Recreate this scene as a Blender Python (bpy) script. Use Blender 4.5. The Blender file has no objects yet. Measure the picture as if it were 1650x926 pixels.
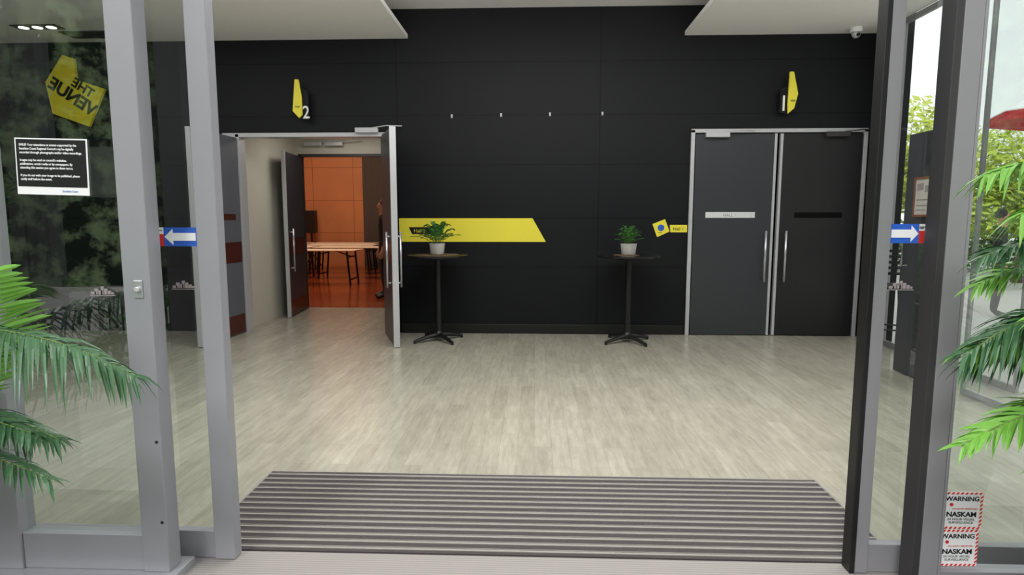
import bpy, math, random
from mathutils import Vector, Matrix
random.seed(7)
scn=bpy.context.scene
try:
    scn.view_settings.view_transform='Standard'
    scn.view_settings.look='None'
except Exception: pass
COL=scn.collection
def lin(c):
    r=[]
    for v in c:
        v=v/255.0
        r.append(v/12.92 if v<=.04045 else ((v+.055)/1.055)**2.4)
    return tuple(r)+(1.0,)
def mat(name,c,rough=.5,metal=0.0,var=.06,scale=12.0,emit=0,spec=.5,bump=0.0,stretch=(1,1,1)):
    m=bpy.data.materials.new(name);m.use_nodes=True
    nt=m.node_tree;b=nt.nodes['Principled BSDF']
    col=lin(c)
    b.inputs['Roughness'].default_value=rough;b.inputs['Metallic'].default_value=metal
    b.inputs['Specular IOR Level'].default_value=spec
    tc=nt.nodes.new('ShaderNodeTexCoord');mp=nt.nodes.new('ShaderNodeMapping')
    mp.inputs['Scale'].default_value=stretch
    n=nt.nodes.new('ShaderNodeTexNoise');n.inputs['Scale'].default_value=scale;n.inputs['Detail'].default_value=3
    r=nt.nodes.new('ShaderNodeMix');r.data_type='RGBA'
    r.inputs['A'].default_value=tuple(min(1,x*(1-var)) for x in col[:3])+(1,)
    r.inputs['B'].default_value=tuple(min(1,x*(1+var)) for x in col[:3])+(1,)
    nt.links.new(tc.outputs['Object'],mp.inputs['Vector']);nt.links.new(mp.outputs[0],n.inputs['Vector'])
    nt.links.new(n.outputs['Fac'],r.inputs['Factor']);nt.links.new(r.outputs['Result'],b.inputs['Base Color'])
    if bump:
        bp=nt.nodes.new('ShaderNodeBump');bp.inputs['Strength'].default_value=bump;bp.inputs['Distance'].default_value=.01
        nt.links.new(n.outputs['Fac'],bp.inputs['Height']);nt.links.new(bp.outputs[0],b.inputs['Normal'])
    if emit:
        b.inputs['Emission Color'].default_value=col;b.inputs['Emission Strength'].default_value=emit
    return m
def lines_mat(name,c,linec,xs,zs,w=.004,rough=.5,spec=.5,axis=('X','Z'),var=.05,scale=3):
    """painted panels with thin joint lines at given coordinates (world metres)"""
    m=mat(name,c,rough,spec=spec,var=var,scale=scale)
    nt=m.node_tree;b=nt.nodes['Principled BSDF']
    tc=nt.nodes.new('ShaderNodeNewGeometry');sp=nt.nodes.new('ShaderNodeSeparateXYZ')
    nt.links.new(tc.outputs['Position'],sp.inputs[0])
    last=None
    for ax,arr in ((axis[0],xs),(axis[1],zs)):
        for v in arr:
            c1=nt.nodes.new('ShaderNodeMath');c1.operation='COMPARE'
            c1.inputs[1].default_value=v;c1.inputs[2].default_value=w
            nt.links.new(sp.outputs[ax],c1.inputs[0])
            if last is None: last=c1
            else:
                mx=nt.nodes.new('ShaderNodeMath');mx.operation='MAXIMUM'
                nt.links.new(last.outputs[0],mx.inputs[0]);nt.links.new(c1.outputs[0],mx.inputs[1]);last=mx
    mix=nt.nodes.new('ShaderNodeMix');mix.data_type='RGBA'
    src=b.inputs['Base Color'].links[0].from_socket
    nt.links.new(src,mix.inputs['A']);mix.inputs['B'].default_value=lin(linec)
    nt.links.new(last.outputs[0],mix.inputs['Factor']);nt.links.new(mix.outputs['Result'],b.inputs['Base Color'])
    return m
def plank_mat(name,c1,c2,mort,w,l,rough,along='Y',streak=.25,spec=.5,msize=.0012):
    m=bpy.data.materials.new(name);m.use_nodes=True
    nt=m.node_tree;b=nt.nodes['Principled BSDF'];b.inputs['Roughness'].default_value=rough
    b.inputs['Specular IOR Level'].default_value=spec
    tc=nt.nodes.new('ShaderNodeNewGeometry');mp=nt.nodes.new('ShaderNodeMapping')
    if along=='Y': mp.inputs['Rotation'].default_value=(0,0,math.pi/2)
    nt.links.new(tc.outputs['Position'],mp.inputs['Vector'])
    br=nt.nodes.new('ShaderNodeTexBrick');br.offset=.37;br.offset_frequency=2
    br.inputs['Scale'].default_value=1;br.inputs['Brick Width'].default_value=l;br.inputs['Row Height'].default_value=w
    br.inputs['Mortar Size'].default_value=msize;br.inputs['Bias'].default_value=0
    br.inputs['Color1'].default_value=lin(c1);br.inputs['Color2'].default_value=lin(c2);br.inputs['Mortar'].default_value=lin(mort)
    nt.links.new(mp.outputs[0],br.inputs['Vector'])
    def streaky(scale,vec,lo,hi):
        mp2=nt.nodes.new('ShaderNodeMapping');mp2.inputs['Scale'].default_value=vec
        nt.links.new(mp.outputs[0],mp2.inputs['Vector'])
        n=nt.nodes.new('ShaderNodeTexNoise');n.inputs['Scale'].default_value=scale;n.inputs['Detail'].default_value=6;n.inputs['Roughness'].default_value=.7
        nt.links.new(mp2.outputs[0],n.inputs['Vector'])
        rp=nt.nodes.new('ShaderNodeMapRange');rp.inputs[1].default_value=.3;rp.inputs[2].default_value=.7
        rp.inputs[3].default_value=lo;rp.inputs[4].default_value=hi
        nt.links.new(n.outputs['Fac'],rp.inputs[0]);return rp.outputs[0]
    col=br.outputs['Color']
    for s in (streaky(1.6,(2.4,16,1),1-streak,1+streak*.35),streaky(1.3,(1.2,3.0,1),1-streak*.4,1+streak*.3)):
        mx=nt.nodes.new('ShaderNodeMix');mx.data_type='RGBA';mx.blend_type='MULTIPLY';mx.inputs['Factor'].default_value=1
        nt.links.new(col,mx.inputs['A']);nt.links.new(s,mx.inputs['B']);col=mx.outputs['Result']
    nt.links.new(col,b.inputs['Base Color'])
    return m
def glass_mat(name,tint=(.84,.88,.86),base=.085):
    m=bpy.data.materials.new(name);m.use_nodes=True;nt=m.node_tree;nt.nodes.clear()
    o=nt.nodes.new('ShaderNodeOutputMaterial');mx=nt.nodes.new('ShaderNodeMixShader')
    t=nt.nodes.new('ShaderNodeBsdfTransparent');t.inputs[0].default_value=tint+(1,)
    g=nt.nodes.new('ShaderNodeBsdfGlossy');g.inputs['Roughness'].default_value=.0;g.inputs[0].default_value=(1,1,1,1)
    f=nt.nodes.new('ShaderNodeLayerWeight');f.inputs[0].default_value=.5
    p=nt.nodes.new('ShaderNodeMath');p.operation='POWER';p.inputs[1].default_value=5
    r=nt.nodes.new('ShaderNodeMapRange');r.inputs[3].default_value=base;r.inputs[4].default_value=.9
    nt.links.new(f.outputs['Facing'],p.inputs[0]);nt.links.new(p.outputs[0],r.inputs[0])
    nt.links.new(r.outputs[0],mx.inputs[0]);nt.links.new(t.outputs[0],mx.inputs[1]);nt.links.new(g.outputs[0],mx.inputs[2])
    nt.links.new(mx.outputs[0],o.inputs[0]);return m
# ---------------- mesh builder
class MB:
    def __init__(s): s.v=[];s.f=[]
    def box(s,x0,x1,y0,y1,z0,z1):
        n=len(s.v)
        s.v+=[(x0,y0,z0),(x1,y0,z0),(x1,y1,z0),(x0,y1,z0),(x0,y0,z1),(x1,y0,z1),(x1,y1,z1),(x0,y1,z1)]
        s.f+=[tuple(n+i for i in q) for q in ((0,3,2,1),(4,5,6,7),(0,1,5,4),(1,2,6,5),(2,3,7,6),(3,0,4,7))];return s
    def quad(s,a,b,c,d):
        n=len(s.v);s.v+=[a,b,c,d];s.f.append((n,n+1,n+2,n+3));return s
    def revolve(s,prof,c=(0,0,0),seg=28):
        n=len(s.v)
        for r,z in prof:
            for i in range(seg):
                a=2*math.pi*i/seg;s.v.append((c[0]+r*math.cos(a),c[1]+r*math.sin(a),c[2]+z))
        for k in range(len(prof)-1):
            for i in range(seg):
                j=(i+1)%seg
                s.f.append((n+k*seg+i,n+k*seg+j,n+(k+1)*seg+j,n+(k+1)*seg+i))
        s.f.append(tuple(n+i for i in range(seg))[::-1]);m=n+(len(prof)-1)*seg
        s.f.append(tuple(m+i for i in range(seg)));return s
    def tube(s,pts,rad,seg=8):
        n=len(s.v);P=[Vector(p) for p in pts]
        for k,p in enumerate(P):
            t=(P[min(k+1,len(P)-1)]-P[max(k-1,0)]).normalized()
            u=t.cross(Vector((0,0,1)))
            if u.length<.05:u=t.cross(Vector((0,1,0)))
            u.normalize();w=t.cross(u)
            r=rad[k] if isinstance(rad,(list,tuple)) else rad
            for i in range(seg):
                a=2*math.pi*i/seg;s.v.append(tuple(p+u*r*math.cos(a)+w*r*math.sin(a)))
        for k in range(len(P)-1):
            for i in range(seg):
                j=(i+1)%seg
                s.f.append((n+k*seg+i,n+k*seg+j,n+(k+1)*seg+j,n+(k+1)*seg+i))
        s.f.append(tuple(n+i for i in range(seg))[::-1]);m=n+(len(P)-1)*seg
        s.f.append(tuple(m+i for i in range(seg)));return s
    def prism(s,poly,y0,y1):
        """poly (x,z) extruded along Y"""
        n=len(s.v);k=len(poly)
        for x,z in poly:s.v.append((x,y0,z))
        for x,z in poly:s.v.append((x,y1,z))
        s.f.append(tuple(n+i for i in range(k)));s.f.append(tuple(n+k+i for i in range(k))[::-1])
        for i in range(k):
            j=(i+1)%k;s.f.append((n+i,n+k+i,n+k+j,n+j))
        return s
    def build(s,name,m,parent=None,bevel=0,smooth=False,center=True,loc=None,rot=None):
        import bmesh
        c=Vector((0,0,0))
        if center:
            lo=[min(v[i] for v in s.v) for i in range(3)];hi=[max(v[i] for v in s.v) for i in range(3)]
            c=Vector([(lo[i]+hi[i])/2 for i in range(3)])
        me=bpy.data.meshes.new(name);me.from_pydata([tuple(Vector(v)-c) for v in s.v],[],s.f)
        bm=bmesh.new();bm.from_mesh(me);bmesh.ops.recalc_face_normals(bm,faces=bm.faces);bm.to_mesh(me);bm.free()
        me.materials.append(m)
        o=bpy.data.objects.new(name,me);COL.objects.link(o);o.location=c if loc is None else loc
        if rot:o.rotation_euler=rot
        if parent:o.parent=parent
        if bevel:
            b=o.modifiers.new('bevel','BEVEL');b.width=bevel;b.segments=2;b.limit_method='ANGLE'
        if smooth:
            for p in me.polygons:p.use_smooth=True
        return o
def box(name,b,m,parent=None,bevel=0): return MB().box(*b).build(name,m,parent,bevel)
def empty(name,loc=(0,0,0),rot=(0,0,0)):
    e=bpy.data.objects.new(name,None);COL.objects.link(e);e.location=loc;e.rotation_euler=rot;e.empty_display_size=.1;return e
def tag(o,label,cat,group=None):
    o['label']=label;o['category']=cat
    if group:o['group']=group
    return o
def struct(o,label=None):
    o['kind']='structure'
    if label:o['label']=label
    return o
def text(name,s,size,m,parent,loc,rot=(math.pi/2,0,0),ext=.001,align='LEFT',sx=1,bold=0.0,space=1.0):
    cu=bpy.data.curves.new(name,'FONT');cu.body=s;cu.size=size;cu.extrude=ext;cu.align_x=align;cu.space_line=space
    cu.offset=bold
    t=bpy.data.objects.new(name+'_tmp',cu);COL.objects.link(t)
    dg=bpy.context.evaluated_depsgraph_get()
    me=bpy.data.meshes.new_from_object(t.evaluated_get(dg))
    bpy.data.objects.remove(t)
    me.materials.clear();me.materials.append(m)
    o=bpy.data.objects.new(name,me);COL.objects.link(o);o.location=loc;o.rotation_euler=rot;o.scale=(sx,1,1);o.parent=parent
    return o
def copy_thing(o,loc,rot=None):
    n=o.copy();COL.objects.link(n);n.location=loc
    if rot is not None:n.rotation_euler=rot
    for ch in list(o.children):
        c=ch.copy();c.parent=n;COL.objects.link(c)
        for g in list(ch.children):
            d=g.copy();d.parent=c;COL.objects.link(d)
    return n
# ---------------- materials
M_floor=plank_mat('vinyl_plank',(176,172,156),(164,160,144),(146,142,126),.11,.85,.25,'Y',.24,.55,.001)
M_hallfloor=plank_mat('hall_timber',(176,88,46),(154,68,32),(84,36,16),.085,1.2,.16,'X',.3)
M_wall=lines_mat('charcoal_panel',(20,21,25),(3,3,4),[-1.69,.77],[.84,1.44,2.09,2.68,3.3],.007,.55,.22)
M_wallside=mat('charcoal_paint',(20,21,25),.55,spec=.22)
M_brownwall=mat('brown_timber_wall',(48,37,30),.6,var=.3,scale=2,stretch=(1,1,9))
M_ceil=mat('ceiling_white',(242,240,237),.8,var=.02)
M_soffit=mat('soffit_beige',(247,245,240),.8,var=.02)
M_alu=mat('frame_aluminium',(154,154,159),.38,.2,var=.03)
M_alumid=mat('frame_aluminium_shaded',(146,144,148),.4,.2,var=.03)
M_aludark=mat('frame_aluminium_dark',(60,58,60),.45,.2,var=.03)
M_alulight=mat('brushed_aluminium',(200,200,204),.35,.3,var=.03)
M_plate=mat('push_plate_steel',(240,240,242),.3,.3,var=.15,scale=9,stretch=(3,1,1))
M_steel=mat('stainless_steel',(200,200,205),.25,.7,var=.03)
M_door=mat('door_charcoal',(54,55,60),.38,var=.04)
M_doordk=mat('door_dark_charcoal',(29,29,32),.4,var=.04)
M_doorin=mat('door_inner_grey',(92,95,104),.45,var=.04)
M_platerefl=mat('plate_timber_reflection',(84,38,32),.3,.3,var=.1)  # door plates: reflection of the orange hall timber painted into their colour
M_cream=mat('vestibule_cream',(205,200,188),.8,var=.02)
M_black=mat('black_powdercoat',(18,18,20),.45)
M_jet=mat('matt_black_plate',(5,5,6),.7,spec=.15)
M_blacktop=mat('black_tabletop',(24,24,26),.3)
M_yellow=mat('sign_yellow',(240,226,66),.5,var=.02)
M_yellowdim=mat('sign_yellow_reflected',(240,222,50),.6,var=.12,scale=5)  # yellow of the sign's reflection in the glass, painted onto a board
M_white=mat('white_vinyl',(240,240,240),.5,var=.01)
M_blue=mat('sign_blue',(44,96,196),.4,var=.02)
M_red=mat('sign_red',(210,44,44),.4,var=.02)
M_dkblack=mat('notice_black',(14,14,16),.4)
M_glass=glass_mat('clear_glass')
M_glass2=glass_mat('side_glass',(.98,.99,.99),.04)
M_pot=mat('concrete_pot',(205,203,198),.8,var=.1,scale=20,bump=.1)
M_potwhite=mat('glazed_white_pot',(214,214,210),.35,var=.03)
M_potdark=mat('charcoal_planter',(44,44,46),.6,var=.05)
M_soil=mat('soil',(50,38,28),.95,var=.3,scale=60)
M_leaf=mat('palm_leaf',(116,174,66),.4,var=.35,scale=6)
M_leafd=mat('palm_leaf_dark',(62,104,64),.38,var=.35,scale=6)
M_stem=mat('palm_stem',(96,120,50),.5)
M_fern=mat('fern_leaf',(66,122,52),.5,var=.35,scale=14)
M_mat=mat('woven_placemat',(112,86,62),.85,var=.3,scale=60,bump=.3)
M_carpet=mat('mat_carpet_strip',(66,60,60),.95,var=.25,scale=90)
M_rail=mat('mat_rail',(150,146,140),.5,.2)
M_orange=lines_mat('hall_plywood',(208,140,96),(160,98,60),[-8,-7,-6.55,-5.35],[1.0,1.95,2.9],.008,.45,var=.22,scale=1.2)
M_darkcurtain=mat('hall_dark_slats',(80,72,70),.8,var=.3,scale=3,stretch=(14,1,.2))
M_hallwall=mat('hall_side_timber',(184,116,72),.5)
M_tabletop=mat('folding_table_top',(240,225,205),.5)
M_wood=mat('notice_wood_frame',(130,80,48),.5)
M_grey=mat('printed_grey',(150,140,140),.6)
M_sheet=mat('notice_paper',(196,190,184),.6,var=.05)
M_pave=mat('outdoor_paving',(186,184,178),.85,var=.1,scale=2)
M_dkpave=mat('dark_paving',(48,46,46),.8,var=.15,scale=20)
M_tree=mat('tree_leaf',(196,210,84),.6,var=.35,scale=2)
M_hedge=mat('hedge_leaf',(84,112,60),.6,var=.4,scale=3)
M_trunk=mat('bark',(84,66,50),.9,var=.3,scale=15)
M_canvas=mat('parasol_canvas',(248,248,248),.8,var=.02)
M_canvasred=mat('parasol_red',(206,44,60),.8,var=.02)
M_lamp=mat('downlight_lens',(255,250,240),.4,emit=4)
M_skin=mat('skin',(196,142,116),.55);M_cloth=mat('dark_clothing',(34,32,36),.85,var=.2)
M_trouser=mat('dark_trousers',(28,26,30),.9);M_hair=mat('reddish_hair',(120,42,26),.7,var=.3,scale=40)
M_shoe=mat('black_shoe',(14,14,14),.4)
# threshold with grooves
M_sill=bpy.data.materials.new('threshold_aluminium');M_sill.use_nodes=True
nt=M_sill.node_tree;b=nt.nodes['Principled BSDF'];b.inputs['Roughness'].default_value=.5
g=nt.nodes.new('ShaderNodeNewGeometry');wv=nt.nodes.new('ShaderNodeTexWave')
wv.bands_direction='Y';wv.inputs['Scale'].default_value=20;nt.links.new(g.outputs['Position'],wv.inputs['Vector'])
cr=nt.nodes.new('ShaderNodeMix');cr.data_type='RGBA';cr.inputs['A'].default_value=lin((132,127,123));cr.inputs['B'].default_value=lin((154,149,144))
nt.links.new(wv.outputs['Fac'],cr.inputs['Factor']);nt.links.new(cr.outputs['Result'],b.inputs['Base Color'])
# ---------------- room shell
W=7.5;ZC=3.92
struct(MB().box(-6.8,4.05,2.2,9.6,-.1,0).build('floor',M_floor))
struct(MB().box(-8.1,-1.5,9.6,17.9,-.1,-.001).build('floor_hall',M_hallfloor))
wb=MB().box(-6.8,-3.70,W,W+.14,0,ZC+.1).box(-3.70,-1.83,W,W+.14,2.47,ZC+.1).box(-1.83,1.88,W,W+.14,0,ZC+.1)
wb.box(1.88,3.93,W,W+.14,2.49,ZC+.1).box(3.93,4.1,W,W+.14,0,ZC+.1).box(1.88,3.93,W+.1,W+.14,0,2.49)
struct(wb.build('wall_back',M_wall))
struct(box('wall_left',(-6.9,-6.8,2.2,W+.1,0,ZC+.1),M_brownwall))
struct(box('wall_right',(3.97,4.1,7.0,W,0,ZC),M_wallside))
struct(box('ceiling',(-6.9,4.1,2.2,W+.14,ZC,ZC+.12),M_ceil))
struct(box('ceiling_soffit',(-6.8,-1.54,3.1,W-.003,3.58,3.63),M_soffit))
struct(box('ceiling_soffit',(1.75,3.97,3.1,W-.003,3.58,3.63),M_soffit))
struct(box('wall_front',(-6.9,4.1,2.2,2.5,2.62,ZC),M_aludark))
struct(box('baseboard_back',(-1.68,1.84,W-.02,W,0,.12),M_black,bevel=.004))
# vestibule
struct(box('wall_vestibule_left',(-3.86,-3.76,W+.14,9.6,0,2.75),M_cream))
struct(box('wall_vestibule_right',(-1.8,-1.7,W+.14,9.6,0,2.75),M_cream))
struct(box('ceiling_vestibule',(-3.86,-1.7,W+.14,9.6,2.75,2.85),M_cream))
struct(MB().box(-3.86,-1.7,9.5,9.6,2.42,2.75).box(-3.86,-3.70,9.5,9.6,0,2.42).box(-1.83,-1.7,9.5,9.6,0,2.42).build('wall_vestibule_back',M_cream))
struct(MB().box(-3.70,-3.665,9.47,9.6,0,2.42).box(-1.865,-1.83,9.47,9.6,0,2.42).box(-3.70,-1.83,9.47,9.6,2.39,2.43).build('trim_3',M_aludark))
# hall
struct(box('wall_hall_far',(-8.1,-1.5,17.8,17.95,0,4.5),M_orange))
struct(box('wall_hall_left',(-8.2,-8.1,9.6,17.9,0,4.5),M_hallwall))
struct(box('wall_hall_right',(-1.5,-1.4,9.6,17.9,0,4.5),M_darkcurtain))
struct(MB().box(-8.1,-3.86,9.5,9.6,0,4.5).box(-1.7,-1.5,9.5,9.6,0,4.5).box(-3.86,-1.7,9.5,9.6,2.75,4.5).build('wall_hall_near',M_hallwall))
struct(box('ceiling_hall',(-8.2,-1.4,9.5,17.9,4.5,4.6),M_ceil))
o=box('acoustic_curtain',(-5.0,-1.6,17.55,17.75,0,3.4),M_darkcurtain);tag(o,'dark slatted acoustic curtain beside timber panelled wall','curtain')
# ground outside
struct(box('floor_outside',(-12,24,-8,2.0,-.12,-.03),M_pave),'grey outdoor paving')
struct(box('floor_outside_side',(4.1,30,2.0,40,-.12,-.03),M_pave),'grey outdoor paving')
struct(box('floor_entrance',(-3.6,3.6,1.5,2.2,-.1,-.004),M_dkpave))
struct(box('trim_4',(-6.8,3.5,2.2,2.44,0,.008),M_sill),'grooved aluminium door threshold')
# door frames
struct(MB().box(-3.70,-3.655,W-.03,W+.14,0,2.47).box(-1.875,-1.83,W-.03,W+.14,0,2.47).box(-3.86,-1.83,W-.03,W+.14,2.43,2.48).build('trim_5',M_alulight,bevel=.003))
struct(MB().box(1.86,1.905,W-.03,W+.1,0,2.49).box(3.885,3.93,W-.03,W+.1,0,2.49).box(1.86,3.93,W-.03,W+.1,2.455,2.5).build('trim_6',M_alulight,bevel=.003))
# ---------------- hinged hall doors
def pull(parent,x,y,z0,z1,side=-1):
    s=side
    t=MB().tube([(x,y+s*.055,z0-.05),(x,y+s*.055,z1+.05)],.014,12)
    t.tube([(x,y,z0),(x,y+s*.055,z0)],.01,8).tube([(x,y,z1),(x,y+s*.055,z1)],.01,8)
    return t.build('handle',M_steel,parent,smooth=True)
def leaf(name,loc,rotz,w,h,face,plates,dirx=1,handle=True,hside=(-1,),edge=.026):
    """leaf in local coords: hinge at origin, extends dirx*w, thickness around y=0"""
    e=empty(name,loc,(0,0,rotz));e['kind']='structure'
    x0,x1=(0,w) if dirx>0 else (-w,0)
    box('door_panel',(x0+.006,x1-.006,-.02,.02,.008,h),face,e,.002)
    ex=(w-.03,w) if dirx>0 else (-w,-w+.03)
    if edge: box('edge_strip',(ex[0],ex[1],-edge,edge,.008,h+.002),M_alulight,e,.002)
    if handle:
        for s in hside: pull(e,dirx*(w-.1),s*.02,.72,1.24,s)
    for (px0,px1,z0,z1,mm,s) in plates:
        a,b_=sorted((dirx*px0,dirx*px1))
        y0,y1=sorted((s*.02,s*.0235))
        box('plate',(a,b_,y0,y1,z0,z1),mm,e)
    return e
hh=2.43
e=leaf('door_1',(1.91,W-.005,0),0,.965,hh+.01,M_door,[(.15,.74,1.445,1.515,M_plate,-1)],1)
text('lettering','HALL 1',.05,M_grey,e,(.36,-.0245,1.462),ext=.0005)
leaf('door_2',(3.88,W-.005,0),0,.965,hh+.01,M_doordk,[(.2,.76,1.445,1.51,M_jet,-1)],-1)
a=math.atan2(6.61-W,-1.53+1.87)
leaf('door_3',(-1.87,W-.04,0),a,.93,2.42,M_door,[(.1,.86,.9,1.15,M_platerefl,-1)],1,True,(1,-1),edge=.034)
a=math.atan2(6.52-W,-3.735+3.68)
leaf('door_4',(-3.69,W-.04,0),a,.95,2.42,M_doorin,[(.02,.9,.0+.02,.25,M_platerefl,1),(.02,.9,.9,1.15,M_platerefl,1),(.12,.5,1.42,1.49,M_platerefl,1)],1,True,(-1,))
a=math.atan2(8.57-9.48,-3.56+3.66)
leaf('door_5',(-3.66,9.46,0),a,.92,2.38,M_door,[(.05,.88,.02,.24,M_platerefl,1),(.05,.88,.9,1.15,M_platerefl,1)],1,True,(1,))
def closer(loc,arm=.35,m=M_alulight):
    e=empty('door_closer',loc)
    box('closer_body',(-.14,.14,-.06,0,-.03,.03),m,e,.006)
    MB().tube([(.08,-.03,.03),(.08+arm*.5,-.10,.045),(.08+arm,-.03,.05)],.008,6).build('closer_arm',m,e)
    tag(e,'aluminium surface door closer mounted above a hall door','door closer');return e
closer((2.16,W-.03,2.425));closer((3.56,W-.03,2.425),m=M_aludark)
closer((-3.45,9.47,2.58));closer((-3.12,9.47,2.58))
closer((-2.05,W-.03,2.50))
# ---------------- entrance glazing
YI0,YI1=2.37,2.43;YO0,YO1=2.22,2.30
def framed(name,x0,x1,y0,y1,zt,ls,rs,bot,mstile,gl=M_glass,zb=.01,mr=None):
    e=empty(name,((x0+x1)/2,(y0+y1)/2,0));e['kind']='structure';cx=(x0+x1)/2;cy=(y0+y1)/2
    X0,X1=x0-cx,x1-cx;d=(y1-y0)/2
    box('stile',(X0,X0+ls,-d,d,zb,zt),mstile,e,.003)
    box('stile',(X1-rs,X1,-d,d,zb,zt),mr or mstile,e,.003)
    if x1-x0-ls-rs>.02:
        box('rail',(X0+ls,X1-rs,-d+.01,d-.01,zb,zb+bot),mstile,e,.003)
        box('rail',(X0+ls,X1-rs,-d+.01,d-.01,zt-.1,zt),mstile,e,.003)
        a,b_,z0,z1=X0+ls,X1-rs,zb+bot,zt-.1
        MB().quad((a,0,z0),(b_,0,z0),(b_,0,z1),(a,0,z1)).build('glass_pane',gl,e)
    return e
framed('door_6',-2.35,-1.265,YI0,YI1,2.6,.09,.086,.12,M_alu)
e=framed('window_1',-2.16,-1.455,YO0,YO1,2.6,.1,.105,.15,M_alu,zb=.04)
for z in (.25,.58):
    MB().revolve([(.006,0),(.006,.002),(.003,.003)],seg=12).build('screw',M_dkblack,e,center=False,loc=(.335,-.04,z),rot=(math.pi/2,0,0))
struct(box('trim_7',(-2.5,-1.42,2.16,2.34,0,.04),M_alu,bevel=.003),'grey aluminium sill under fixed glazing')
framed('window_2',-4.4,-2.17,YO0,YO1,2.6,.1,.06,.15,M_alu,zb=.04)
framed('window_3',-6.75,-4.41,YO0,YO1,2.6,.1,.06,.15,M_alu,zb=.04)
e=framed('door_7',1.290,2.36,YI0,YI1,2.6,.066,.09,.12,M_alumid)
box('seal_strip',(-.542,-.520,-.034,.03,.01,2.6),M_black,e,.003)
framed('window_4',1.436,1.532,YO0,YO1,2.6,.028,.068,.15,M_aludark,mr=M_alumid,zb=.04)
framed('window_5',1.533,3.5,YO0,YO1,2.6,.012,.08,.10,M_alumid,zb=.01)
# lock on stile
e=empty('door_lock',(-1.50,YO0,1.18))
box('lock_plate',(-.017,.017,-.005,0,-.034,.034),M_steel,e,.002)
MB().revolve([(.010,0),(.010,.010),(.007,.012)]).build('lock_cylinder',M_alulight,e,loc=(0,-.010,0),rot=(math.pi/2,0,0))
tag(e,'stainless steel lock plate on grey aluminium stile','lock')
# side glazing right
def sideframe(name,x,y0,y1,zt,gl=M_glass2):
    e=empty(name,(x,(y0+y1)/2,0));e['kind']='structure';c=(y0+y1)/2
    for y in (y0,y1):
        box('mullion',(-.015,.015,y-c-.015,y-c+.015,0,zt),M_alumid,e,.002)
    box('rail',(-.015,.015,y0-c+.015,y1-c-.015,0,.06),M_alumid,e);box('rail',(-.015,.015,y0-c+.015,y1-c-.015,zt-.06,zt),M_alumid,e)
    MB().quad((0,y0-c,.06),(0,y1-c,.06),(0,y1-c,zt-.06),(0,y0-c,zt-.06)).build('glass_pane',gl,e);return e
sideframe('window_6',3.53,2.42,5.0,3.58)
sideframe('window_7',3.99,5.05,6.97,3.58)
# dark side door leaf with notice and handle
e=leaf('door_8',(3.44,5.04,0),math.pi/2,.76,2.2,M_door,[],1,False,edge=0)
MB().tube([(0,-.0,-.15),(0,-.05,-.15),(0,-.05,.15),(0,0,.15)],.01,8).build('handle',M_steel,e,center=False,loc=(.66,.02,1.16),rot=(0,0,math.pi))
n=empty('framed_notice',(3.404,5.52,1.63),(0,0,-math.pi/2))
MB().box(-.13,.13,0,.015,.155,.175).box(-.13,.13,0,.015,-.175,-.155).box(-.13,-.11,0,.015,-.155,.155).box(.11,.13,0,.015,-.155,.155).build('picture_frame',M_wood,n,center=False)
box('notice_sheet',(-.11,.11,.006,.012,-.155,.155),M_sheet,n)
MB().box(-.09,.0,0.004,.006,.06,.12).box(.02,.09,.004,.006,.04,.10).box(-.09,.09,.004,.006,-.03,-.02).box(-.09,.09,.004,.006,-.08,-.07).box(-.09,.05,.004,.006,-.12,-.11).build('printed_blocks',M_grey,n,center=False)
tag(n,'timber framed notice hung on a dark door','notice')
# ---------------- entrance mat
e=empty('entrance_mat',(0.025,2.85,0))
X=1.515
box('carpet_base',(-X,X,-.4,.4,.001,.010),M_carpet,e)
r=MB();N=14
for i in range(N):
    y=-.4+.8*(i+.5)/N
    r.box(-X,X,y-.010,y+.003,.009,.0135);r.box(-X,X,y+.010,y+.013,.009,.0125)
r.box(-X-.012,-X,-.41,.41,.001,.014).box(X,X+.012,-.41,.41,.001,.014).box(-X,X,.4,.408,.001,.014)
r.build('aluminium_rails',M_rail,e)
tag(e,'recessed entrance mat of dark carpet and aluminium strips','mat')
# ---------------- wall graphics
def flat(name,poly,m,parent,y0,y1): return MB().prism(poly,y0,y1).build(name,m,parent)
e=empty('hall_direction_stripe',(-.8,W-.003,1.29))
def wl(x,z): return (x+.8,z-1.29)
flat('yellow_band',[wl(-1.69,1.15),wl(.13,1.15),wl(-.035,1.44),wl(-1.69,1.44)],M_yellow,e,-.002,.002)
flat('hall_tag',[wl(-1.53,1.245),wl(-1.28,1.245),wl(-1.24,1.33),wl(-1.57,1.33)],M_dkblack,e,-.004,-.002)
flat('logo_diamond',[wl(-1.32,1.25),wl(-1.2,1.22),wl(-1.13,1.34),wl(-1.25,1.375)],M_dkblack,e,-.006,-.004)
MB().revolve([(.035,0),(.035,.002)]).build('logo_disc',M_blue,e,loc=(-1.225+.8,-.0065,1.30-1.29),rot=(math.pi/2,0,0))
text('lettering','Hall 2',.062,M_yellow,e,(-1.51+.8,-.0045,1.265-1.29))
tag(e,'long yellow stripe with black Hall 2 tag on charcoal wall','wall sign')
e=empty('hall_direction_sign',(1.6,W-.003,1.3))
def w2(x,z): return (x-1.6,z-1.3)
flat('logo_diamond',[w2(1.49,1.21),w2(1.64,1.28),w2(1.58,1.43),w2(1.43,1.37)],M_yellow,e,-.002,.002)
MB().revolve([(.04,0),(.04,.002)]).build('logo_disc',M_blue,e,loc=(1.535-1.6,-.003,1.325-1.3),rot=(math.pi/2,0,0))
flat('hall_tag',[w2(1.65,1.27),w2(1.85,1.27),w2(1.85,1.36),w2(1.64,1.36)],M_yellow,e,-.002,.002)
text('lettering','Hall 1',.055,M_dkblack,e,(1.68-1.6,-.003,1.293-1.3))
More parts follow.
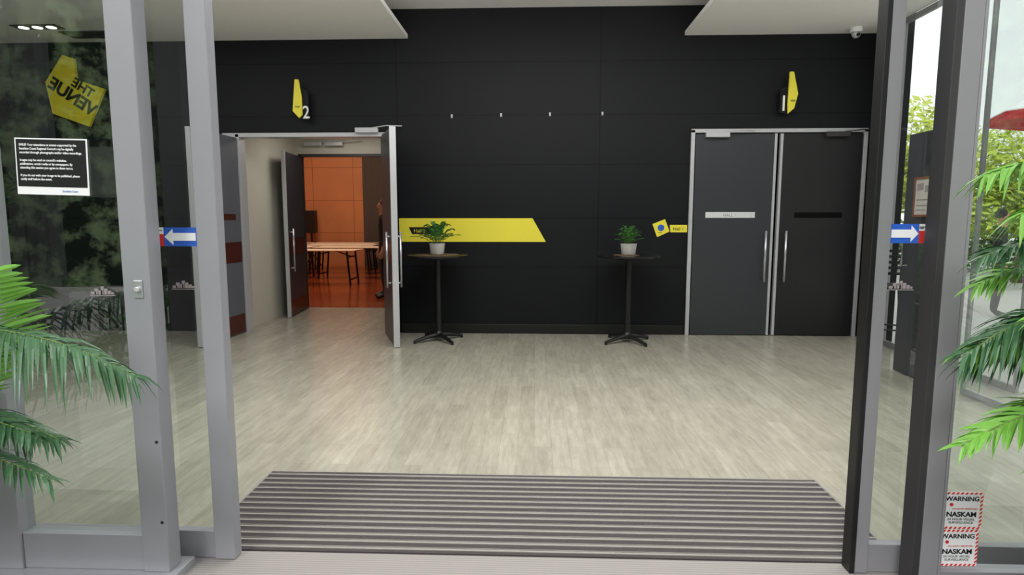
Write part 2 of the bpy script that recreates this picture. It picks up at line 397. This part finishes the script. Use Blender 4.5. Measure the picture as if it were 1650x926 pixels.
text('lettering','VENUE',.016,M_dkblack,e,(1.5-1.6,-.003,1.26-1.3))
tag(e,'yellow diamond logo and Hall 1 tag on charcoal wall','wall sign')
# hooks
for i,(x,z) in enumerate([(-1.02,2.67),(-.42,2.68),(.17,2.685),(.80,2.69)]):
    e=empty('wall_hook',(x,W,z))
    box('hook_plate',(-.01,.01,-.004,0,-.02,.02),M_white,e)
    MB().tube([(0,-.004,.01),(0,-.022,.006),(0,-.03,-.01),(0,-.022,-.022),(0,-.01,-.02)],.005,6).build('hook_wire',M_alulight,e,center=False)
    tag(e,'small metal hook on charcoal wall','hook','picture hooks on the wall')
# blade signs : outlines in metres, local to a wall anchor
def blade(loc,yel,blk,num,nx,nz,ns,hx,hz,lab):
    e=empty('hall_number_sign',loc)
    flat('number_plate',blk,M_wallside,e,-.10,-.085)
    flat('yellow_blade',yel,M_yellow,e,-.13,-.105)
    box('wall_bracket',(-.03,.03,-.085,0,-.05,.05),M_black,e)
    text('number',num,ns,M_white,e,(nx,-.103,nz),align='CENTER',bold=.002,sx=.85)
    text('lettering','Hall',.035,M_dkblack,e,(hx,-.132,hz),align='CENTER')
    tag(e,lab,'sign');return e
k=.0075
def o2(P,cx,cy): return [((x-cx)*k,(cy-y)*k) for x,y in P]
blade((-2.85,W,2.865),o2([(475,133),(481,133),(485,160),(485,188),(480,193),(470,182)],480,163),o2([(480,142),(495,152),(495,196),(480,194)],480,163),'2',10.5*k,-30*k,.21,-2*k,-14*k,'yellow kite shaped blade sign with white number 2')
blade((2.965,W,2.88),o2([(1269,117),(1275,117),(1283,150),(1278,172),(1269,180),(1268,165)],1272,150),o2([(1257,142),(1272,138),(1272,180),(1257,178)],1272,150),'1',-9*k,-25*k,.25,3.5*k,-12*k,'yellow kite shaped blade sign with white number 1')
# yellow sign reflection in the glass, modelled as a mirrored board on the wall
e=empty('venue_sign_reflection',(-5.66,W-.03,3.0),(0,math.radians(34),0))
flat('reflected_sign_board',[(-.36,-.12),(-.1,-.40),(.36,-.28),(.30,.22),(-.05,.12),(-.2,.32),(-.34,.28)],M_yellowdim,e,-.02,.02)
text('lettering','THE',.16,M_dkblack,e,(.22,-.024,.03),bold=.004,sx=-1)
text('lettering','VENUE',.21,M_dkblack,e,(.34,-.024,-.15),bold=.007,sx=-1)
tag(e,'reflection of an angular yellow venue sign, modelled as a board with mirrored lettering','sign')
# ---------------- glass stickers
def arrow_sign(x0,x1,z0,z1,y,dirn,rw=.03):
    e=empty('arrow_sticker',((x0+x1)/2,y,(z0+z1)/2));w=(x1-x0)/2;h=(z1-z0)/2
    box('blue_panel',(-w,w,-.001,.001,-h,h),M_blue,e)
    A=[(-w*.95,0),(-w*.45,h*.85),(-w*.45,h*.42),(w*.92,h*.42),(w*.92,-h*.42),(-w*.45,-h*.42),(-w*.45,-h*.85)]
    if dirn>0:A=[(-a,b) for a,b in A]
    flat('white_arrow',A,M_white,e,-.003,-.001)
    s=-1 if dirn<0 else 1
    a,b_=sorted((s*w,s*(w+rw)))
    box('red_panel',(a,b_,-.001,.001,-h,h*.3),M_red,e);box('white_panel',(a,b_,-.001,.001,h*.3,h),M_white,e)
    text('lettering','AUTOMATIC\nDOOR',.005,M_dkblack,e,(a+.001,-.002,h*.65))
    return e
tag(arrow_sign(-1.492,-1.355,1.335,1.41,YI0+.015,-1,.035),'blue sticker with white arrow beside a red square on glass','sticker')
tag(arrow_sign(1.360,1.468,1.352,1.425,YI0+.015,1,.028),'blue sticker with white arrow beside a red square on glass','sticker')
for (x0,z0,y) in ((-1.71,1.15,2.25),(1.37,1.17,2.385),(-1.47,1.16,2.385)):
    e=empty('skyline_decal',(x0,y,z0))
    m=MB()
    for (a,b_,h) in ((0,.02,.010),(.015,.03,.022),(.028,.045,.016),(.04,.052,.03),(.05,.066,.022),(.064,.08,.014),(.078,.09,.008)):
        m.box(a,b_,-.0006,.0006,.006,.006+h)
    m.box(-.004,.095,-.0006,.0006,0,.003)
    m.build('decal_shape',M_grey,e,center=False)
    tag(e,'frosted white skyline decal on door glass','decal','skyline decals on the door glass')
# black notice
e=empty('notice_sticker',(-1.825,YO0+.035,1.64),(0,math.radians(1.5),0))
box('white_sheet',(-.14,.14,-.001,.001,-.105,.105),M_white,e)
box('black_panel',(-.134,.134,-.003,-.001,-.075,.1),M_dkblack,e)
T="SMILE! Your attendance at events supported by the\nSunshine Coast Regional Council may be digitally\nrecorded through photographs and/or video recordings.\n\nImages may be used on council's websites,\npublications, social media or by newspapers. By\nattending this session you agree to these terms.\n\nIf you do not wish your image to be published, please\nnotify staff before the event."
text('lettering',T,.0118,M_white,e,(-.122,-.0035,.076),ext=.0003,sx=.9,space=1.2,bold=.0003)
text('lettering','Sunshine Coast',.011,M_blue,e,(.035,-.0015,-.094),ext=.0003,sx=.9)
tag(e,'black notice sticker with white text on door glass','notice')
# warning stickers
def warn(z,x,tilt=0):
    e=empty('warning_sticker',(x,YO0+.036,z),(0,tilt,0));e.scale=(1.12,1,1.08)
    box('white_sheet',(-.068,.068,-.001,.001,-.068,.068),M_white,e)
    m=MB()
    for i in range(9):
        a=-.068+i*.0151
        m.prism([(a,.06),(a+.007,.06),(a+.0125,.068),(a+.0055,.068)],-.0025,-.001)
        m.prism([(a,-.068),(a+.007,-.068),(a+.0125,-.06),(a+.0055,-.06)],-.0025,-.001)
    for i in range(8):
        a=-.058+i*.0145
        m.prism([(.060,a),(.068,a+.007),(.068,a+.0135),(.060,a+.0065)],-.0025,-.001)
        m.prism([(-.068,a),(-.060,a+.007),(-.060,a+.0135),(-.068,a+.0065)],-.0025,-.001)
    m.build('red_border',M_red,e)
    text('lettering','WARNING',.023,M_dkblack,e,(0,-.002,.036),align='CENTER',ext=.0003,bold=.0006)
    text('lettering','NASKAM',.025,M_dkblack,e,(0,-.002,-.022),align='CENTER',ext=.0003,bold=.0008)
    text('lettering','24 HOUR VISUAL\nSURVEILLANCE',.012,M_dkblack,e,(0,-.002,-.036),align='CENTER',ext=.0003)
    text('lettering','NO ENTRY PERMITTED',.008,M_red,e,(0.01,-.002,.004),align='CENTER',ext=.0003)
    MB().revolve([(.006,0),(.006,.001)]).build('red_symbol',M_red,e,loc=(-.035,-.002,.022),rot=(math.pi/2,0,0))
    tag(e,'white security warning sticker with red striped border on glass','sticker','warning stickers on the glass')
warn(.342,1.626);warn(.192,1.622,math.radians(-1.0))
# ---------------- tall bar tables
def bar_table(loc,rot):
    e=empty('bar_table',loc,(0,0,rot))
    MB().revolve([(.30,-.012),(.35,-.006),(.355,0),(.355,.012),(.35,.016),(.0,.016)],seg=48).build('table_top',M_blacktop,e,center=False,loc=(0,0,1.0))
    MB().revolve([(.12,0),(.12,.006),(.035,.02),(.03,.02)]).build('top_bracket',M_black,e,center=False,loc=(0,0,.965))
    MB().revolve([(.05,.04),(.05,.09),(.034,.12),(.034,.97),(.034,.97)],seg=20).build('column',M_black,e,center=False,smooth=False)
    for i in range(4):
        a=i*math.pi/2
        d=Vector((math.cos(a),math.sin(a),0))
        MB().tube([tuple(d*.03+Vector((0,0,.075))),tuple(d*.14+Vector((0,0,.062))),tuple(d*.27+Vector((0,0,.034))),tuple(d*.325+Vector((0,0,.026)))],[.03,.026,.02,.016],8).revolve([(.018,0),(.018,.014),(.006,.02)],c=tuple(d*.315),seg=12).build('foot',M_black,e,center=False)
    return tag(e,'tall round black bar table with four-footed pedestal base','table')
bar_table((-1.14,7.03,0),math.radians(38))
bar_table((1.08,7.03,0),math.radians(33))
ZT=1.016
for x,y,s in ((-1.14,7.03,.24),(1.05,7.03,.15)):
    e=MB().revolve([(s*.5,.0),(s,.0),(s,.004),(s*.8,.005),(0.01,.004)],seg=24).build('placemat',M_mat,center=False,loc=(x,y,ZT+.0005),rot=(0,0,.3))
    tag(e,'round woven brown placemat on black bar table','placemat')
# ---------------- plants
def bez(p,t):
    a,b,c,d=p;u=1-t
    return a*u**3+b*3*u*u*t+c*3*u*t*t+d*t**3
def frond_mesh(pts,L,wd,n,m0=.18,ang=.75,droop=.35,rr=.006,jit=.1,seed=0,vfold=.25):
    rnd=random.Random(seed);P=[Vector(q) for q in pts];v=[];f=[];mi=[]
    def pos(t):return bez(P,t)
    K=12;sg=5
    base=len(v)
    for k in range(K+1):
        t=k/K;p=pos(t);T=(pos(min(1,t+.02))-pos(max(0,t-.02))).normalized()
        u=T.cross(Vector((0,0,1)));u=u.normalized() if u.length>.01 else Vector((1,0,0));w=T.cross(u)
        r=rr*(1-.75*t)
        for i in range(sg):
            a=2*math.pi*i/sg;v.append(p+u*r*math.cos(a)+w*r*math.sin(a))
    for k in range(K):
        for i in range(sg):
            j=(i+1)%sg;f.append((base+k*sg+i,base+k*sg+j,base+(k+1)*sg+j,base+(k+1)*sg+i));mi.append(1)
    for k in range(n):
        t=m0+(1-m0)*(k+.5)/n
        p=pos(t);T=(pos(min(1,t+.02))-pos(max(0,t-.02))).normalized()
        S=T.cross(Vector((0,0,1)))
        S=S.normalized() if S.length>.05 else Vector((1,0,0))
        Nn=S.cross(T).normalized()
        q=(t-m0)/(1-m0)
        ll=L*(.45+.75*math.sin(math.pi*min(1,q*.9+.12)))*(1-.35*q)
        for sd in (-1,1):
            l=ll*(1+rnd.uniform(-jit,jit))
            an=ang*(.55+.75*q)+rnd.uniform(-.12,.12)
            D=(S*sd*math.cos(an)+T*math.sin(an)+Nn*vfold*rnd.uniform(.4,1.5)).normalized()
            Wd=(T*math.cos(an)-S*sd*math.sin(an)).normalized()
            Wd=(Wd+Nn*rnd.uniform(-.5,.5)).normalized()
            n0=len(v)
            prof=((0,.4),(.2,.95),(.5,1.0),(.8,.6),(1,.03))
            dr=droop*(1+rnd.uniform(-.35,.35))
            for s,wf in prof:
                c=p+D*l*s+Vector((0,0,-dr*l*s*s))
                v.append(c-Wd*wd*wf*.5);v.append(c+Nn*(-wd*.22*wf));v.append(c+Wd*wd*wf*.5)
            for a in range(len(prof)-1):
                i=n0+a*3
                f.append((i,i+1,i+4,i+3));f.append((i+1,i+2,i+5,i+4));mi+=[0,0]
    return v,f,mi
def frond(name,parent,pts,L,wd,n,ml,ms,**kw):
    v,f,mi=frond_mesh(pts,L,wd,n,**kw)
    me=bpy.data.meshes.new(name);me.from_pydata([tuple(q) for q in v],[],f)
    me.materials.append(ml);me.materials.append(ms)
    for p,i in zip(me.polygons,mi):p.material_index=i;p.use_smooth=(i==1)
    o=bpy.data.objects.new(name,me);COL.objects.link(o);o.parent=parent;return o
def table_plant(loc,seed,sc,lab,N=26,spread=.23,wd=.011):
    rnd=random.Random(seed)
    e=empty('potted_fern',loc)
    MB().revolve([(.068,0),(.078,.01),(.092,.125),(.093,.13),(.083,.13),(.08,.11),(.0,.11)],seg=32).build('pot',M_pot,e,center=False,smooth=True)
    MB().revolve([(.0801,.108),(.0801,.112),(.0,.116)]).build('soil',M_soil,e,center=False)
    for i in range(N):
        a=i*2.4+rnd.uniform(-.2,.2);tilt=.1+.9*(i/N);R=(.06+spread*tilt)*sc;hgt=(.30-.21*tilt**1.5+rnd.uniform(-.02,.02))*sc
        d=Vector((math.cos(a),math.sin(a),0))
        pts=[Vector((0,0,.11))+d*.02,Vector((0,0,.11+hgt*.6))+d*R*.3,Vector((0,0,.11+hgt*1.0))+d*R*.7,Vector((0,0,.11+hgt*.85))+d*R]
        frond('frond',e,pts,.065*sc,wd,12,M_fern,M_stem,seed=seed*50+i,rr=.0025,m0=.25,droop=.4,ang=.9)
    tag(e,lab,'plant')
table_plant((-1.14,7.0,ZT+.006),3,1.0,'green fern in white concrete pot on bar table',26,.26,.014)
table_plant((1.07,7.0,ZT+.006),5,.80,'small green fern in white concrete pot on bar table',24,.19,.009)
def palm(loc,pot,ph,pr,fr,lab,seed):
    e=empty('potted_palm',loc)
    MB().revolve([(pr*.62,0),(pr*.7,.01),(pr*.95,ph*.55),(pr,ph*.95),(pr,ph),(pr*.9,ph),(pr*.88,ph*.9),(0,ph*.9)],seg=40).build('pot',pot,e,center=False,smooth=True)
    MB().revolve([(pr*.87,ph*.89),(pr*.87,ph*.91),(0,ph*.93)]).build('soil',M_soil,e,center=False)
    for i,(p,L,wd,n,dk,dr,an) in enumerate(fr):
        pts=[Vector(q)-Vector(loc) for q in p]
        frond('frond',e,pts,L,wd,n,M_leafd if dk else M_leaf,M_stem,seed=seed*100+i,droop=dr,ang=an,rr=.008)
    tag(e,lab,'plant')
L0=(-2.72,1.86,-.004)
B=(-2.72,1.86,.5)
palm(L0,M_potdark,.5,.2,[
 ([B,(-2.5,1.84,1.10),(-1.74,1.80,1.26),(-1.245,1.80,.955)],.26,.013,96,1,1.0,.6),
 ([B,(-2.3,1.98,.7),(-1.80,2.04,.80),(-1.68,1.80,1.29)],.26,.020,64,0,.1,.2),
 ([B,(-2.3,1.9,.6),(-1.76,1.92,.75),(-1.64,1.66,1.14)],.17,.017,52,0,.2,.25),
 ([B,(-2.5,1.7,.8),(-2.0,1.7,1.0),(-1.53,1.72,.80)],.22,.014,66,1,.7,.5),
 ([B,(-2.5,1.78,.8),(-1.95,1.78,1.0),(-1.50,1.78,.76)],.22,.013,66,1,.8,.6),
 ([B,(-2.5,1.75,.7),(-1.9,1.72,.88),(-1.50,1.74,.64)],.20,.013,64,1,.7,.6),
 ([B,(-2.4,1.85,.65),(-1.9,1.9,.80),(-1.60,1.92,.70)],.2,.013,56,1,.7,.6),
 ([B,(-2.8,1.7,1.2),(-3.0,1.7,1.4),(-3.35,1.7,1.2)],.24,.02,34,0,.5,.5),
 ([B,(-2.75,1.7,1.2),(-2.7,1.6,1.6),(-2.6,1.4,1.75)],.24,.02,34,0,.3,.5),
 ([B,(-2.75,1.6,1.0),(-2.8,1.4,1.2),(-2.9,1.1,1.0)],.24,.02,34,0,.5,.5),
 ],'leafy green palm with arching fronds standing by entrance glazing',1)
B=(1.84,1.74,.62)
palm((1.84,1.74,-.004),M_potwhite,.68,.25,[
 ([B,(1.82,1.72,1.30),(1.66,1.72,1.76),(1.23,1.74,1.56)],.27,.014,78,0,.8,.6),
 ([B,(1.82,1.70,1.25),(1.66,1.66,1.68),(1.27,1.64,1.46)],.25,.014,74,0,.8,.6),
 ([B,(1.82,1.76,1.15),(1.60,1.76,1.52),(1.28,1.78,1.34)],.24,.013,68,1,.7,.6),
 ([B,(1.80,1.80,1.1),(1.60,1.84,1.42),(1.33,1.86,1.25)],.22,.013,62,0,.6,.6),
 ([B,(1.80,1.68,1.1),(1.60,1.64,1.36),(1.32,1.60,1.20)],.2,.013,62,0,.6,.6),
 ([B,(1.80,1.72,1.1),(1.56,1.74,1.36),(1.235,1.76,1.05)],.25,.013,80,1,.8,.6),
 ([B,(1.80,1.78,1.0),(1.60,1.8,1.26),(1.29,1.82,1.06)],.24,.013,70,0,.7,.6),
 ([B,(1.80,1.85,1.0),(1.62,1.9,1.18),(1.38,1.95,.98)],.22,.013,60,1,.7,.6),
 ([B,(1.78,1.7,.9),(1.54,1.7,1.04),(1.225,1.72,.80)],.20,.017,60,0,.5,.6),
 ([B,(1.78,1.65,.85),(1.64,1.6,.95),(1.34,1.60,.78)],.16,.017,46,0,.5,.6),
 ([B,(1.86,1.7,1.3),(2.0,1.7,1.55),(2.3,1.7,1.4)],.22,.016,38,0,.5,.6),
 ([B,(1.84,1.6,1.1),(1.9,1.4,1.3),(2.1,1.1,1.1)],.22,.016,38,0,.5,.6),
 ],'green palm in glazed white pot standing by entrance glazing',2)
# ---------------- security camera, downlights, vent
e=empty('dome_camera',(3.62,7.28,3.58))
MB().revolve([(.0,.0),(.06,0),(.065,-.03),(.06,-.05),(0,-.05)][::-1],seg=24).build('camera_base',M_white,e,center=False,smooth=False)
MB().revolve([(.05,-.05),(.048,-.075),(.035,-.1),(.015,-.112),(.001,-.114)],seg=24).build('camera_dome',M_alulight,e,center=False,smooth=True)
MB().revolve([(.018,0),(.018,.02),(.012,.022)]).build('camera_lens',M_dkblack,e,loc=(0,-.05,-.085),rot=(math.pi/2,0,0))
tag(e,'white dome security camera under soffit','security camera')
e=empty('downlight',(-5.6,6.88,3.58))
box('lamp_housing',(-.26,.26,-.08,.08,-.012,0),M_dkblack,e,.002)
for i in (-1,0,1):
    MB().revolve([(.05,-.016),(.05,-.012),(.0,-.011)]).build('lamp_lens',M_lamp,e,center=False,loc=(i*.16,0,0))
tag(e,'black recessed downlight with three round lamps','light')
e=box('ceiling_vent',(-5.5,-4.9,7.05,7.3,3.565,3.58),M_aludark,bevel=.004);tag(e,'dark rectangular ventilation grille in soffit','vent')
# ---------------- black slatted bar stool
e=empty('bar_stool',(3.68,6.45,0),(0,0,math.radians(-20)))
MB().revolve([(.0,.0),(.19,0),(.2,.015),(.19,.035),(0,.035)],seg=24).build('seat',M_black,e,center=False,loc=(0,0,.72))
for sx in (-1,1):
    for sy in (-1,1):
        MB().tube([(sx*.14,sy*.14,.72),(sx*.2,sy*.2,0)],.014,8).build('leg',M_black,e,center=False)
m=MB().tube([(-.17,.16,.72),(-.18,.2,1.12)],.014,8).tube([(.17,.16,.72),(.18,.2,1.12)],.014,8)
for i in range(5):m.box(-.18,.18,.17+i*.006,.185+i*.006,.84+i*.06,.87+i*.06)
m.build('backrest',M_black,e,center=False)
MB().tube([(-.18,-.18,.3),(.18,-.18,.3),(.18,.18,.3),(-.18,.18,.3),(-.18,-.18,.3)],.01,6).build('footrest',M_black,e,center=False)
tag(e,'black bar stool with slatted backrest beside side glazing','stool')
# ---------------- folding tables
def ftable(loc,rot=0):
    e=empty('folding_table',loc,(0,0,rot))
    box('table_top',(-.9,.9,-.34,.34,.73,.75),M_tabletop,e,.006)
    for s in (-1,1):
        m=MB()
        for y in (-.3,.3): m.tube([(s*.72,y,.73),(s*.78,y,0)],.022,6)
        m.tube([(s*.77,-.3,.12),(s*.77,.3,.12)],.016,6).tube([(s*.73,-.3,.6),(s*.73,.3,.6)],.016,6)
        m.tube([(s*.73,0,.6),(s*.4,0,.72)],.014,6)
        m.build('leg_frame',M_black,e,center=False)
    return tag(e,'long folding table with pale top and black legs','table','folding tables in the hall')
t0=ftable((-4.75,13.1,0))
for l in ((-6.65,13.1,0),(-4.35,14.4,0),(-6.25,14.4,0),(-5.0,15.5,0),(-6.9,15.5,0),(-5.25,16.6,0),(-7.15,16.6,0)):
    copy_thing(t0,l)
e=empty('loudspeaker',(-6.50,17.42,0))
box('speaker_box',(-.14,.14,-.14,.14,1.0,1.65),M_black,e,.02)
MB().tube([(0,0,0.03),(0,0,1.0)],.03,8).tube([(0,0,.4),(.26,.1,0.02)],.015,6).tube([(0,0,.4),(-.26,.1,0.02)],.015,6).tube([(0,0,.4),(0,-.2,0.02)],.015,6).build('tripod_stand',M_black,e,center=False)
tag(e,'black loudspeaker on tripod stand by timber wall','loudspeaker')
# ---------------- people
def person(loc,rotz,scale,shirt,lab,hairm):
    V=[];E=[];Rr=[]
    def add(p,r,par=None):
        V.append(p);Rr.append(r)
        if par is not None:E.append((par,len(V)-1))
        return len(V)-1
    pel=add((0,0,.96),(.15,.10));sp=add((0,0,1.12),(.135,.095),pel);ch=add((0,.0,1.33),(.165,.11),sp);up=add((0,.01,1.43),(.12,.08),ch)
    nk=add((0,.0,1.52),(.055,.058),up);jaw=add((0,-.015,1.58),(.062,.075),nk);hd=add((0,-.01,1.66),(.075,.092),jaw);tp=add((0,.0,1.73),(.055,.065),hd)
    add((0,-.115,1.635),(.011,.012),hd)
    for s in (-1,1):
        sh=add((s*.175,.01,1.42),(.058,.06),up);el=add((s*.235,.03,1.13),(.043,.043),sh);wr=add((s*.25,-.05,.89),(.028,.026),el)
        pm=add((s*.252,-.07,.83),(.018,.036),wr)
        for k,(dy,l) in enumerate(((-.03,.075),(-.01,.085),(.01,.08),(.028,.062))):
            a=add((s*.25,-.075+dy,.78),(.009,.009),pm);add((s*.243,-.085+dy,.78-l*.8),(.007,.007),a)
        th=add((s*.235,-.115,.81),(.010,.010),pm);add((s*.228,-.13,.775),(.008,.008),th)
        add((s*.077,.0,1.645),(.012,.018),hd)
        hp=add((s*.09,0,.90),(.095,.10),pel);kn=add((s*.10,-.015,.50),(.062,.065),hp);an=add((s*.105,.02,.10),(.042,.045),kn)
        to=add((s*.115,-.10,.045),(.042,.035),an);add((s*.12,-.17,.035),(.035,.025),to)
    me=bpy.data.meshes.new('person_tmp');me.from_pydata(V,E,[])
    o=bpy.data.objects.new('person_tmp',me);COL.objects.link(o)
    md=o.modifiers.new('s','SKIN');md.use_smooth_shade=True
    for i,r in enumerate(Rr):
        me.skin_vertices[0].data[i].radius=r;me.skin_vertices[0].data[i].use_root=(i==0)
    su=o.modifiers.new('u','SUBSURF');su.levels=1;su.render_levels=1
    dg=bpy.context.evaluated_depsgraph_get();dg.update()
    nm=bpy.data.meshes.new_from_object(o.evaluated_get(dg));bpy.data.objects.remove(o)
    nm.materials.clear()
    for mm in (M_skin,shirt,M_trouser,M_shoe):nm.materials.append(mm)
    for p in nm.polygons:
        c=p.center
        p.use_smooth=True
        if c.z>1.50:i=0
        elif abs(c.x)>.2 and c.z<.95:i=0
        elif c.z>.95 or abs(c.x)>.205:i=1
        elif c.z>.09:i=2
        else:i=3
        p.material_index=i
    b_=bpy.data.objects.new('person',nm);COL.objects.link(b_);b_.location=loc;b_.rotation_euler=(0,0,rotz);b_.scale=(scale,)*3
    hm=MB()
    pr=[]
    for k in range(7):
        a=k/6*math.pi*.62;pr.append((.088*math.sin(a)+.001,.105*math.cos(a)))
    hm.revolve(pr,c=(0,.022,1.68),seg=18)
    h=hm.build('hair',hairm,b_,center=False,smooth=True)
    for s in (-1,1):
        MB().revolve([(.009,0),(.007,.005)],seg=10).build('eye',M_dkblack,b_,loc=(s*.03,-.098,1.665),rot=(math.pi/2,0,0))
    tag(b_,lab,'person');return b_
person((-2.72,10.8,0),math.radians(-70),1.0,M_cloth,'person in dark clothes standing in timber hall doorway',M_hair)
person((6.85,9.2,-.03),math.radians(60),.9,M_cloth,'person in dark clothes walking past outside glazing',M_trouser)
# ---------------- outdoors
def foliage(name,loc,blobs,n,size,mm,trunk=None,lab='',cat='tree',seed=1):
    rnd=random.Random(seed);e=empty(name,loc)
    v=[];f=[]
    for i in range(n):
        c,r=rnd.choice(blobs)
        d=Vector((rnd.gauss(0,1),rnd.gauss(0,1),rnd.gauss(0,1))).normalized()*(rnd.random()**.35)
        p=Vector((c[0]+d.x*r[0],c[1]+d.y*r[1],c[2]+d.z*r[2]))
        a=Vector((rnd.uniform(-1,1),rnd.uniform(-1,1),rnd.uniform(-1,1))).normalized()
        b_=a.orthogonal().normalized();s=size*rnd.uniform(.6,1.3);k=len(v)
        v+=[p-a*s,p-b_*s*.4,p+a*s,p+b_*s*.4];f.append((k,k+1,k+2,k+3))
    me=bpy.data.meshes.new('foliage');me.from_pydata([tuple(q) for q in v],[],f);me.materials.append(mm)
    o=bpy.data.objects.new('foliage',me);COL.objects.link(o);o.parent=e
    if trunk:
        MB().tube([(0,0,0),(.05,.03,trunk*.5),(0,0,trunk)],[.12,.09,.06],10).build('trunk',M_trunk,e,center=False)
    tag(e,lab,cat);return e
foliage('tree',(7.5,12.4,-.03),[((0,0,2.8),(1.0,1.0,1.0)),((.3,.2,2.2),(.8,.8,.7))],3500,.09,M_tree,2.4,'young tree with yellow-green leaves outside glazing',seed=2)
foliage('tree',(11.0,14.2,-.03),[((0,0,2.6),(1.5,1.2,1.0)),((-.4,.2,1.8),(1.3,.9,.8))],5600,.1,M_tree,2.2,'broad tree with yellow-green leaves outside glazing',seed=4)
foliage('hedge',(11.0,17.2,-.03),[((x,0,.7),(.7,.4,.75)) for x in (-4,-3,-2,-1,0,1,2,3)],6500,.09,M_hedge,None,'low dark green hedge along the paving','hedge',seed=5)
e=empty('parasol',(8.25,9.6,-.03))
MB().revolve([(1.2,3.05),(1.2,3.08),(.7,3.38),(.03,3.6)],seg=8).build('canopy',M_canvas,e,center=False)
MB().revolve([(1.21,2.93),(1.21,3.06)],seg=8).build('valance',M_canvasred,e,center=False)
MB().tube([(0,0,.05),(0,0,3.65)],.03,10).build('pole',M_alulight,e,center=False)
MB().revolve([(.35,0),(.35,.06),(.06,.1)],seg=20).build('parasol_base',M_black,e,center=False)
tag(e,'white market parasol with red valance outdoors','parasol')
# ---------------- lights
def area(name,loc,rot,sx,sy,power,col=(1,1,1)):
    l=bpy.data.lights.new(name,'AREA');l.shape='RECTANGLE';l.size=sx;l.size_y=sy;l.energy=power;l.color=col
    o=bpy.data.objects.new(name,l);COL.objects.link(o);o.location=loc;o.rotation_euler=rot;return o
area('foyer_light',(0.1,4.3,3.88),(0,0,0),3.0,2.4,116,(1,1,1))
area('foyer_light',(-4.2,5.0,3.55),(0,0,0),3,2.5,42,(1,1,1))
area('foyer_light',(2.9,4.8,3.55),(0,0,0),1.6,2.4,20,(1,1,1))
area('soffit_fill_light',(0,2.75,2.7),(math.radians(166),0,0),6,.3,110,(1,.995,.98))  # unseen uplight added to brighten the soffits and ceiling
area('vestibule_light',(-2.8,8.6,2.73),(0,0,0),.8,.8,9,(1,.95,.87))
area('hall_light',(-5.2,13.6,4.4),(0,0,0),3,5,145,(1,.74,.52))
sun=bpy.data.lights.new('sun','SUN');sun.energy=1.8;sun.angle=.3;so=bpy.data.objects.new('sun',sun);COL.objects.link(so);so.rotation_euler=(math.radians(52),0,math.radians(-25))
# world
w=bpy.data.worlds.new('world');scn.world=w;w.use_nodes=True;nt=w.node_tree;bg=nt.nodes['Background']
tc=nt.nodes.new('ShaderNodeTexCoord');sp=nt.nodes.new('ShaderNodeSeparateXYZ');nt.links.new(tc.outputs['Generated'],sp.inputs[0])
n=nt.nodes.new('ShaderNodeTexNoise');n.inputs['Scale'].default_value=9;n.inputs['Detail'].default_value=9;n.inputs['Roughness'].default_value=.65;nt.links.new(tc.outputs['Generated'],n.inputs['Vector'])
def math_(op,a,b=None):
    m=nt.nodes.new('ShaderNodeMath');m.operation=op
    for i,x in enumerate((a,b)):
        if x is None:continue
        if isinstance(x,(int,float)):m.inputs[i].default_value=x
        else:nt.links.new(x,m.inputs[i])
    return m.outputs[0]
lim=math_('ADD',math_('MULTIPLY',n.outputs['Fac'],1.6),-.42)
low=math_('LESS_THAN',sp.outputs['Z'],lim)
side=math_('LESS_THAN',math_('ADD',sp.outputs['Y'],math_('MULTIPLY',sp.outputs['X'],.6)),0.0)
mask=math_('MULTIPLY',low,side)
n2=nt.nodes.new('ShaderNodeTexNoise');n2.inputs['Scale'].default_value=30;n2.inputs['Detail'].default_value=8;n2.inputs['Roughness'].default_value=.7;nt.links.new(tc.outputs['Generated'],n2.inputs['Vector'])
tr=nt.nodes.new('ShaderNodeMapRange');tr.inputs[1].default_value=.46;tr.inputs[2].default_value=.60;nt.links.new(n2.outputs['Fac'],tr.inputs[0])
tm=nt.nodes.new('ShaderNodeMix');tm.data_type='RGBA';tm.inputs['A'].default_value=(.02,.03,.02,1);tm.inputs['B'].default_value=(.34,.46,.24,1)
nt.links.new(tr.outputs[0],tm.inputs['Factor'])
mx=nt.nodes.new('ShaderNodeMix');mx.data_type='RGBA'
mx.inputs['A'].default_value=(1.4,1.42,1.44,1);nt.links.new(tm.outputs['Result'],mx.inputs['B'])
nt.links.new(mask,mx.inputs['Factor']);nt.links.new(mx.outputs['Result'],bg.inputs[0]);bg.inputs[1].default_value=1.0
# ---------------- camera
cam=bpy.data.cameras.new('camera');co=bpy.data.objects.new('camera',cam);COL.objects.link(co)
cam.sensor_width=36;cam.lens=975/1650*36;cam.clip_end=200
co.location=(0,0,1.45);co.rotation_euler=(math.radians(90-6.6),0,math.radians(2.2))
scn.camera=co
